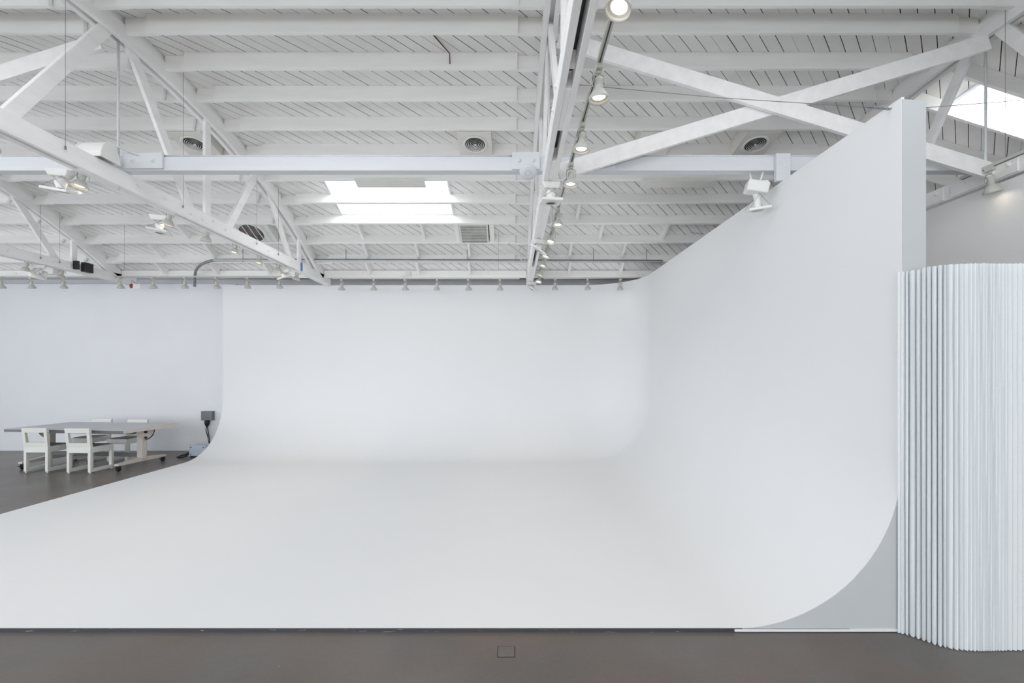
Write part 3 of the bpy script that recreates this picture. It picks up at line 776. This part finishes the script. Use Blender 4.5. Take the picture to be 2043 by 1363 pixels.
bm=B(); tube(bm,[(.43,3.02,zr(1.92)),(1.4,3.05,zr(1.85)),(2.46,3.07,zr(1.795))],.0022,5); obj('cable',bm,M['wire'],t)
bm=B(); chain(bm,(2.43,3.07,zr(1.797)),(2.58,3.07,zr(1.785)),9); obj('chain',bm,M['zinc'],t)
t=thing('guy_cable','thin steel cable from the cove wall post to the right truss','cable',(2.75,3.03,zr(1.765)))
bm=B(); tube(bm,[(2.76,3.03,zr(1.77)),(3.6,3.03,zr(1.835)),(4.55,3.04,zr(1.90))],.0022,5); obj('cable',bm,M['wire'],t)
bm=B(); lathe(bm,[(0,-.012),(.012,-.006),(.012,.006),(0,.012)],10,Matrix.Translation((2.75,3.03,zr(1.768)))@Matrix.Rotation(PI/2,4,'Y')); obj('turnbuckle',bm,M['zinc'],t)
bm=B(); chain(bm,(2.40,6.05,zr(1.86)),(2.57,6.05,zr(1.84)),5,.013); tag(obj('hook_chain',bm,M['zinc']),'short hook and chain on the top edge of the cove wall','chain')
# rusty strap on the ceiling
dj=JD[2]; X=(898-VX)*dj/F
bm=B(); tube(bm,[(X-.14,dj-.24,zr(arcZ(dj-.24)-.002)),(X,dj-.02,zr(arcZ(dj)-.03)),(X+.003,dj-.016,zr(arcZ(dj)-.14))],.006,6); tag(obj('rusty_strap',bm,M['rust']),'small bent rusty iron strap on the ceiling of the middle bay','strap')

# ------------------------------------------------------------------ hung fixtures
def hung_fixture(loc,lab,drop=.20,tilt=(0,0),rz=0,stem=0):
    t=thing('hanging_spot_fixture',lab,'fixture',loc,rz,'white hanging fixtures')
    bm=B(); 
    hexa(bm,[(-.07,-.05,-.06),(.07,-.05,-.06),(.05,.05,-.06),(-.05,.05,-.06),(-.09,-.06,0),(.09,-.06,0),(.09,.06,0),(-.09,.06,0)]); obj('mount_box',bm,M['metalw'],t,world=False,bevel=.008)
    bm=B(); lathe(bm,[(0,-.055),(.03,-.058),(.042,-.08),(.045,-.11),(.035,-.14),(.028,-drop+.01)],16); obj('swivel_cup',bm,M['metalw'],t,world=False)
    T=Matrix.Translation((0,0,-drop))@Matrix.Rotation(tilt[0],4,'X')@Matrix.Rotation(tilt[1],4,'Y')
    bm=B(); box(bm,-.10,.10,-.10,.10,-.012,.012); bm.transform(T); p=obj('square_plate',bm,M['metalw'],t,world=False,bevel=.005)
    bm=B(); lathe(bm,[(.055,-.012),(.055,-.02),(.045,-.022),(.043,-.013)],20,T); obj('lens_ring',bm,M['lampw'],p,world=False)
    bm=B(); lathe(bm,[(0,-.014),(.042,-.0135)],20,T); obj('lens',bm,M['black'],p,world=False)
    for sx in (-1,1):
        for sy in (-1,1):
            a=T@Vector((sx*.09,sy*.09,.012)); bm=B(); tube(bm,[a,(-sx*.05,sy*.04,-.05)],.0018,4); obj('cross_wire',bm,M['wire'],t,world=False)
    return t
hung_fixture((-4.03,4.03,zr(1.79)),'white square fixture hung on crossed wires under the left truss, beside the second spotlight',.17,(.25,.12),.2)
hung_fixture((-4.06,5.2,zr(1.79)),'white square fixture hung on crossed wires under the left truss, at its middle',.18,(.0,.15),.3)
hung_fixture((-7.97,7.60,zr(1.79)),'white square fixture tilted toward the room under the far left truss',.16,(.9,.3),.6)
hung_fixture((-3.90,7.72,zr(1.74)),'white square fixture tilted under the left truss near the back wall',.12,(.35,-.35),.2)
hung_fixture((.37,4.30,zr(1.79)),'white square fixture below the cross beam on the middle truss',.17,(.08,.0),.1)
hung_fixture((.36,6.15,zr(1.79)),'white boxy fixture under the middle truss, halfway back',.13,(.4,.5),.4)
hung_fixture((.40,9.05,zr(1.79)),'white boxy fixture under the back end of the middle truss',.13,(.3,.5),.4)
t=hung_fixture((2.42,4.45,zr(1.86)),'white fixture hung in front of the cove wall top by two stems',.26,(.2,-.1),-.2)
bm=B(); tube(bm,[(-.05,0,-.01),(-.075,-.02,.11)],.010,8); tube(bm,[(.02,0,-.01),(.05,-.02,.11)],.010,8); obj('stem',bm,M['metalw'],t,world=False)
bm=B(); box(bm,-.10,.10,-.10,.04,-.12,-.01); bm.transform(Matrix.Rotation(.25,4,'Y')); obj('lamp_head',bm,M['metalw'],t,world=False,bevel=.015)
# smoke-detector like disc on the beam
t=thing('access_point','round pale blue white disc on the cross beam beside the middle truss','device',(.155,4.35,zr(1.935)))
T=Matrix.Translation((.155,4.352,zr(1.93)))@Matrix.Rotation(PI-.62,4,'X')
bm=B(); lathe(bm,[(0,0),(.078,0),(.083,.008),(.078,.022),(.04,.030),(0,.032)],32,T); obj('disc_body',bm,M['beam'],t)
bm=B(); lathe(bm,[(.026,.0305),(.028,.034),(.031,.0305)],24,T); obj('indicator_ring',bm,M['boxblue'],t)
# uplight on top of the left truss, by the beam
t=thing('floodlight','white half round floodlight on top of the left truss beside the cross beam','lamp',(-3.85,4.19,zr(1.951)))
bm=B(); yc,zc,ra,rbb=4.19,zr(1.955),.10,.165
for i in range(10):
    a0=PI*i/10; a1=PI*(i+1)/10
    P=lambda x,a,k: (x,yc-(ra-k)*math.cos(a),zc+(rbb-k)*math.sin(a))
    hexa(bm,[P(-3.96,a0,0),P(-3.74,a0,0),P(-3.74,a1,0),P(-3.96,a1,0),P(-3.96,a0,.012),P(-3.74,a0,.012),P(-3.74,a1,.012),P(-3.96,a1,.012)])
bmesh.ops.remove_doubles(bm,verts=bm.verts,dist=.0005)
obj('reflector_hood',bm,M['metalw'],t)
for x in (-3.972,-3.738):
    bm=B(); prism(bm,[(yc-.104*math.cos(PI*i/12),zc+.17*math.sin(PI*i/12)) for i in range(13)],lambda u,v,k:(x+.012*k,u,v)); obj('end_plate',bm,M['metalw'],t)
bm=B(); tube(bm,[(-4.45,4.36,zr(2.11)),(-4.05,4.33,zr(2.16)),(-3.80,4.33,zr(2.16)),(-3.62,4.36,zr(2.09)),(-3.5,4.40,zr(2.09))],.009,6); obj('supply_conduit',bm,M['pipew'],t)
# black boxes on the far left truss
X=XT[0]+.10
for d0,w,h,lab in ((8.28,.165,.17,'larger black metal box on the side of the far left truss'),(8.07,.05,.15,'narrow black metal box on the side of the far left truss')):
    bm=B(); box(bm,X-.035,X+.045,d0-w/2,d0+w/2,zr(1.90-h/2),zr(1.90+h/2)); tag(obj('junction_box',bm,M['black'],bevel=.006),lab,'box')
bm=B(); box(bm,-9.28,-9.08,RIM-.13,RIM-.002,zr(1.93),zr(2.04)); tag(obj('junction_box',bm,M['metalw'],bevel=.01),'pale grey box on the rim board at the left edge','box')
bm=B(); X=(816-VX)*RIM/F; box(bm,X-.045,X+.045,RIM-.04,RIM-.001,zr(1.90),zr(1.99)); tube(bm,[(X-.05,RIM-.02,zr(1.93)),(X-.12,RIM-.02,zr(1.89))],.006,6); tag(obj('junction_box',bm,M['metalw'],bevel=.005),'small white box with a cable on the rim board of the middle bay','box')
t=thing('alarm_device','small red device with a grey card below the end of the far left truss','device',((270-VX)*9.3/F,9.3,zr(1.70)))
X=(270-VX)*9.3/F
bm=B(); lathe(bm,[(0,-.05),(.02,-.04),(.032,0),(.025,.04),(0,.05)],12,Matrix.Translation((X-.08,9.3,zr(1.76)))); obj('red_bell',bm,M['red'],t)
bm=B(); box(bm,X-.04,X+.11,9.29,9.30,zr(1.70),zr(1.80)); obj('grey_card',bm,M['greywall'],t)
bm=B(); tube(bm,[(X-.08,9.3,zr(1.80)),(X-.08,9.3,zr(1.90)),(X-.08,RIM+.055,zr(1.90))],.006,6); tube(bm,[(X+.05,9.295,zr(1.80)),(X-.08,9.3,zr(1.88))],.004,6); obj('bracket',bm,M['wire'],t)
# cable loop on middle truss post
bm=B(); c=Vector((.22,8.05,zr(2.10)))
tube(bm,[c+Vector((.08*math.cos(a*PI/8)-.02,0,.13*math.sin(a*PI/8))) for a in range(3,15)],.008,6); tag(obj('cable_loop',bm,M['pipew']),'white loop of cable hanging left of the middle truss back end','cable')

# ------------------------------------------------------------------ table and chairs
def bevbox(bm,*a): box(bm,*a)
def make_chair(label):
    t=thing('dining_chair',label,'chair',(0,0,0),0,'cream blocky chairs around the drafting table')
    W=.41; D=.44; h=W/2
    # local frame: back of the chair at y=0 facing -y, front at y=D
    for sx in (-1,1):
        x0,x1=(sx*h-(.045 if sx>0 else 0), sx*h+(0 if sx>0 else .045))
        bm=B(); hexa(bm,[(x0,0,.02),(x1,0,.02),(x1,.05,.02),(x0,.05,.02),(x0,0,.345),(x1,0,.345),(x1,.05,.345),(x0,.05,.345)]); obj('leg',bm,M['cream'],t,world=False,bevel=.003)
        bm=B(); box(bm,x0,x1,D-.05,D,.02,.345); obj('leg',bm,M['cream'],t,world=False,bevel=.003)
        bm=B(); box(bm,x0,x1,.05,D-.05,.02,.075); obj('floor_rail',bm,M['cream'],t,world=False,bevel=.003)
        for y in (.02,D-.02):
            bm=B(); lathe(bm,[(.014,0),(.016,.021)],10,Matrix.Translation(((x0+x1)/2,y,0))); obj('glide',bm,M['metalw'],t,world=False)
    bm=B(); box(bm,-h,h,0,D,.345,.44); obj('seat',bm,M['cream'],t,world=False,bevel=.003)
    bm=B(); box(bm,-h+.045,h-.045,.06,D-.03,.44,.452); obj('seat_pad',bm,M['seat'],t,world=False,bevel=.003)
    # back with a rectangular opening, leaning out slightly
    k=-.035; hh=h+.008
    def yb(z): return k*(z-.44)/.33
    bm=B()
    def slab(x0,x1,z0,z1):
        w0=1+.03*(z0-.345)/.425; w1=1+.03*(z1-.345)/.425
        hexa(bm,[(x0*w0,yb(z0),z0),(x1*w0,yb(z0),z0),(x1*w0,yb(z0)+.05,z0),(x0*w0,yb(z0)+.05,z0),(x0*w1,yb(z1),z1),(x1*w1,yb(z1),z1),(x1*w1,yb(z1)+.04,z1),(x0*w1,yb(z1)+.04,z1)])
    slab(-h,h,.44,.515); slab(-h,-h+.05,.515,.685); slab(h-.05,h,.515,.685); slab(-h,h,.685,.765)
    obj('backrest',bm,M['cream'],t,world=False,bevel=.003)
    return t
ch=make_chair('cream blocky chair with an open back on the near side of the table, further left')
ch.location=(-8.09,7.66,0)
dup(ch,(-7.305,7.60,0),-.02,'cream blocky chair with an open back on the near side of the table, further right')
dup(ch,(-8.27,9.10,0),PI-.08,'cream chair tucked in on the wall side of the table, further left')
dup(ch,(-7.45,8.98,0),PI-.08,'cream chair tucked in on the wall side of the table, further right')

t=thing('drafting_table','long grey drafting table on beige wheeled legs beside the back wall','table',(-7.66,8.30,0),-.10)
L,Wd,TH=2.30,1.10,.72
bm=B(); box(bm,-L/2,L/2,-Wd/2,Wd/2,TH-.006,TH); obj('tabletop',bm,M['tabletop'],t,world=False)
bm=B(); box(bm,-L/2,L/2-.004,-Wd/2,Wd/2,TH-.05,TH-.006); obj('edge_band',bm,M['tableedge'],t,world=False)
bm=B(); box(bm,L/2-.004,L/2+.004,-Wd/2-.002,Wd/2+.002,TH-.055,TH); box(bm,-L/2-.004,-L/2,-Wd/2,Wd/2,TH-.055,TH); obj('end_trim',bm,M['tablemetal'],t,world=False)
for sx in (-1,1):
    xc=sx*(L/2-.22)
    bm=B(); box(bm,xc-.05,xc+.05,-.05,.05,.13,TH-.10); box(bm,xc-.035,xc+.035,-.10,.10,.10,.17); lg=obj('leg',bm,M['tablemetal'],t,world=False,bevel=.006)
    bm=B(); prism(bm,[(-.48,.095),(-.48,.13),(-.10,.165),(.10,.165),(.48,.13),(.48,.095)],lambda u,v,k:(xc-.04+.08*k,u,v)); obj('foot_beam',bm,M['tablemetal'],t,world=False,bevel=.004)
    for sy in (-1,1):
        bm=B(); y=sy*.44
        lathe(bm,[(0,-.018),(.036,-.018),(.04,-.010),(.04,.010),(.036,.018),(0,.018)],16,Matrix.Translation((xc,y,.040))@Matrix.Rotation(PI/2,4,'Y'))
        box(bm,xc-.028,xc-.020,y-.02,y+.02,.03,.095); box(bm,xc+.020,xc+.028,y-.02,y+.02,.03,.095); box(bm,xc-.02,xc+.02,y-.06,y-.03,.05,.065)
        obj('caster',bm,M['black'],t,world=False)
    # quadrant tilt plate
    bm=B(); poly=[(-.17,TH-.052),(.17,TH-.052)]+[(.17*math.cos(a*PI/10),TH-.055-.17*math.sin(a*PI/10)) for a in range(1,10)]
    prism(bm,poly,lambda u,v,k:(xc+sx*.055+.008*k,u,v)); obj('tilt_plate',bm,M['tablemetal'],t,world=False)
    bm=B(); pts=[(xc+sx*.075,.18*math.cos(a*PI/12),TH-.07-.17*math.sin(a*PI/12)) for a in range(0,7)]; tube(bm,pts,.009,6)
    lathe(bm,[(0,-.01),(.022,-.01),(.022,.02),(0,.02)],12,Matrix.Translation((xc+sx*.075,0,TH-.10))@Matrix.Rotation(sx*PI/2,4,'Y')); lathe(bm,[(0,-.01),(.02,-.01),(.02,.02),(0,.02)],12,Matrix.Translation((xc+sx*.075,0,TH-.20))@Matrix.Rotation(sx*PI/2,4,'Y'))
    obj('tilt_chain',bm,M['black'],t,world=False)
bm=B(); box(bm,-L/2+.24,L/2-.24,-.02,.02,.17,.24); obj('stretcher',bm,M['tableedge'],t,world=False)
bm=B(); box(bm,-L/2+.25,L/2-.25,-.16,.16,TH-.12,TH-.05); obj('under_frame',bm,M['boxgrey'],t,world=False)

# ------------------------------------------------------------------ electrical things at the left end of the cove
X0=(407-VX)*WB/F; X1=(429-VX)*WB/F
t=thing('outlet_box','square grey electrical box with a black plug on the back wall','outlet',((X0+X1)/2,WB,1.0))
zt=H-(820-VY)*WB/F; zb=H-(838-VY)*WB/F
bm=B(); box(bm,X0,X1,WB-.09,WB,zb,zt); obj('box_body',bm,M['boxgrey'],t,bevel=.006)
xm=(416.5-VX)*WB/F
bm=B(); lathe(bm,[(0,0),(.045,0),(.05,-.05),(.04,-.10),(.025,-.13),(0,-.14)],14,Matrix.Translation((xm,WB-.05,zb))); obj('plug',bm,M['black'],t)
bm=B(); tube(bm,[(xm-.01,WB-.05,zb-.13),(xm-.015,WB-.06,zb-.22),(xm+.02,WB-.06,zb-.34),(xm+.06,WB-.07,zb-.5),(xm+.02,WB-.2,.10)],.009,6); tube(bm,[(xm+.01,WB-.05,zb-.13),(xm+.03,WB-.06,zb-.24),(xm+.05,WB-.06,zb-.36),(xm+.075,WB-.07,zb-.5),(xm+.03,WB-.2,.08)],.009,6); obj('power_cord',bm,M['black'],t)
t=thing('transformer_box','small pale blue grey metal transformer on the floor by the cove end','box',(-6.35,9.15,0))
bm=B(); box(bm,-6.46,-6.13,9.02,9.30,.03,.235); obj('case',bm,M['boxblue'],t,bevel=.008)
bm=B()
for x in (-6.42,-6.17):
    for z in (.06,.205): lathe(bm,[(0,0),(.012,0),(.01,.008),(0,.009)],8,Matrix.Translation((x,9.02,z))@Matrix.Rotation(PI/2,4,'X'))
obj('screws',bm,M['black'],t)
bm=B(); box(bm,-6.45,-6.14,9.04,9.28,0,.03); obj('base',bm,M['black'],t)
bm=B(); tube(bm,[(-6.46,9.1,.10),(-6.52,9.06,.08),(-6.60,9.08,.04),(-6.68,9.0,.015),(-6.56,8.94,.015),(-6.50,9.02,.03),(-6.60,9.1,.05),(-6.66,9.06,.03),(-6.54,9.0,.06),(-6.47,9.12,.05)],.014,7); tag(obj('power_cable',bm,M['black']),'tangle of black cable on the floor beside the transformer','cable')
# floor cover
d0=1.725*F/(1290-VY); d1=1.725*F/(1312-VY)
t=thing('floor_cover','small square cover set in the concrete floor in front of the cove','cover',(-.035,(d0+d1)/2,0))
bm=B(); box(bm,-.09,.02,d1,d0,0,.0015); obj('rim',bm,M['dark'],t)
bm=B(); box(bm,-.085,.015,d1+.005,d0-.005,.0005,.003); obj('lid',bm,M['floor'],t,bevel=.001)

# ------------------------------------------------------------------ light
w=bpy.data.worlds.new('World'); SC.world=w; w.use_nodes=True
bg=w.node_tree.nodes['Background']; bg.inputs['Color'].default_value=(.80,.90,1,1); bg.inputs['Strength'].default_value=1.0
def area(name,loc,rot,sx,sy,e,col,spread=PI):
    l=bpy.data.lights.new(name,'AREA'); l.shape='RECTANGLE'; l.size=sx; l.size_y=sy; l.energy=e; l.color=col; l.spread=spread
    o=bpy.data.objects.new(name,l); COL.objects.link(o); o.location=loc; o.rotation_euler=rot; return o
for k,(x0,x1,z0,z1) in enumerate(WINR): area('window_daylight',((x0+x1)/2,-6.0,(z0+z1)/2),(PI/2,0,0),x1-x0,z1-z0,[110,150,180,90][k],(.95,.97,1))
for k,(y0,y1,z0,z1) in enumerate(WINL): area('window_daylight',(-12.98,(y0+y1)/2,(z0+z1)/2),(PI/2,0,-PI/2),y1-y0,z1-z0,90,(.90,.94,1))
for (xa,xb,sa,sb),e in zip(SKY,(34,150,34,18,34)):  # includes the added, unseen skylights over the camera
    c=deck((xa+xb)/2,(sa+sb)/2,-.27); area('skylight_daylight',c,(0,0,0),(xb-xa)*.95,(sb-sa)*.9,e,(.97,.985,1))
# track spots throw warm light
def spot(loc,rot,e):
    l=bpy.data.lights.new('spot_beam','SPOT'); l.energy=e; l.color=(1,.80,.62); l.spot_size=1.1; l.spot_blend=.9; l.shadow_soft_size=.05
    o=bpy.data.objects.new('spot_beam',l); COL.objects.link(o); o.location=loc; o.rotation_euler=rot
for d in mids[::2]: spot((.55,d,TZ-.22),(0,0,0),14)
for d in lefts[1::2]: spot((-3.935,d,TZL-.22),(0,0,0),12)

# ------------------------------------------------------------------ camera
cam=bpy.data.cameras.new('Camera'); co=bpy.data.objects.new('Camera',cam); COL.objects.link(co); SC.camera=co
co.location=(0,0,H); co.rotation_euler=(PI/2,0,0)
cam.sensor_fit='HORIZONTAL'; cam.sensor_width=36; cam.lens=F/2043*36; cam.shift_y=(VY-681.5)/2043; cam.shift_x=0
cam.clip_start=.05
SC.view_settings.view_transform='Standard'; SC.view_settings.look='None'; SC.view_settings.gamma=1; SC.view_settings.exposure=0.27
SC.cycles.max_bounces=12; SC.cycles.diffuse_bounces=8
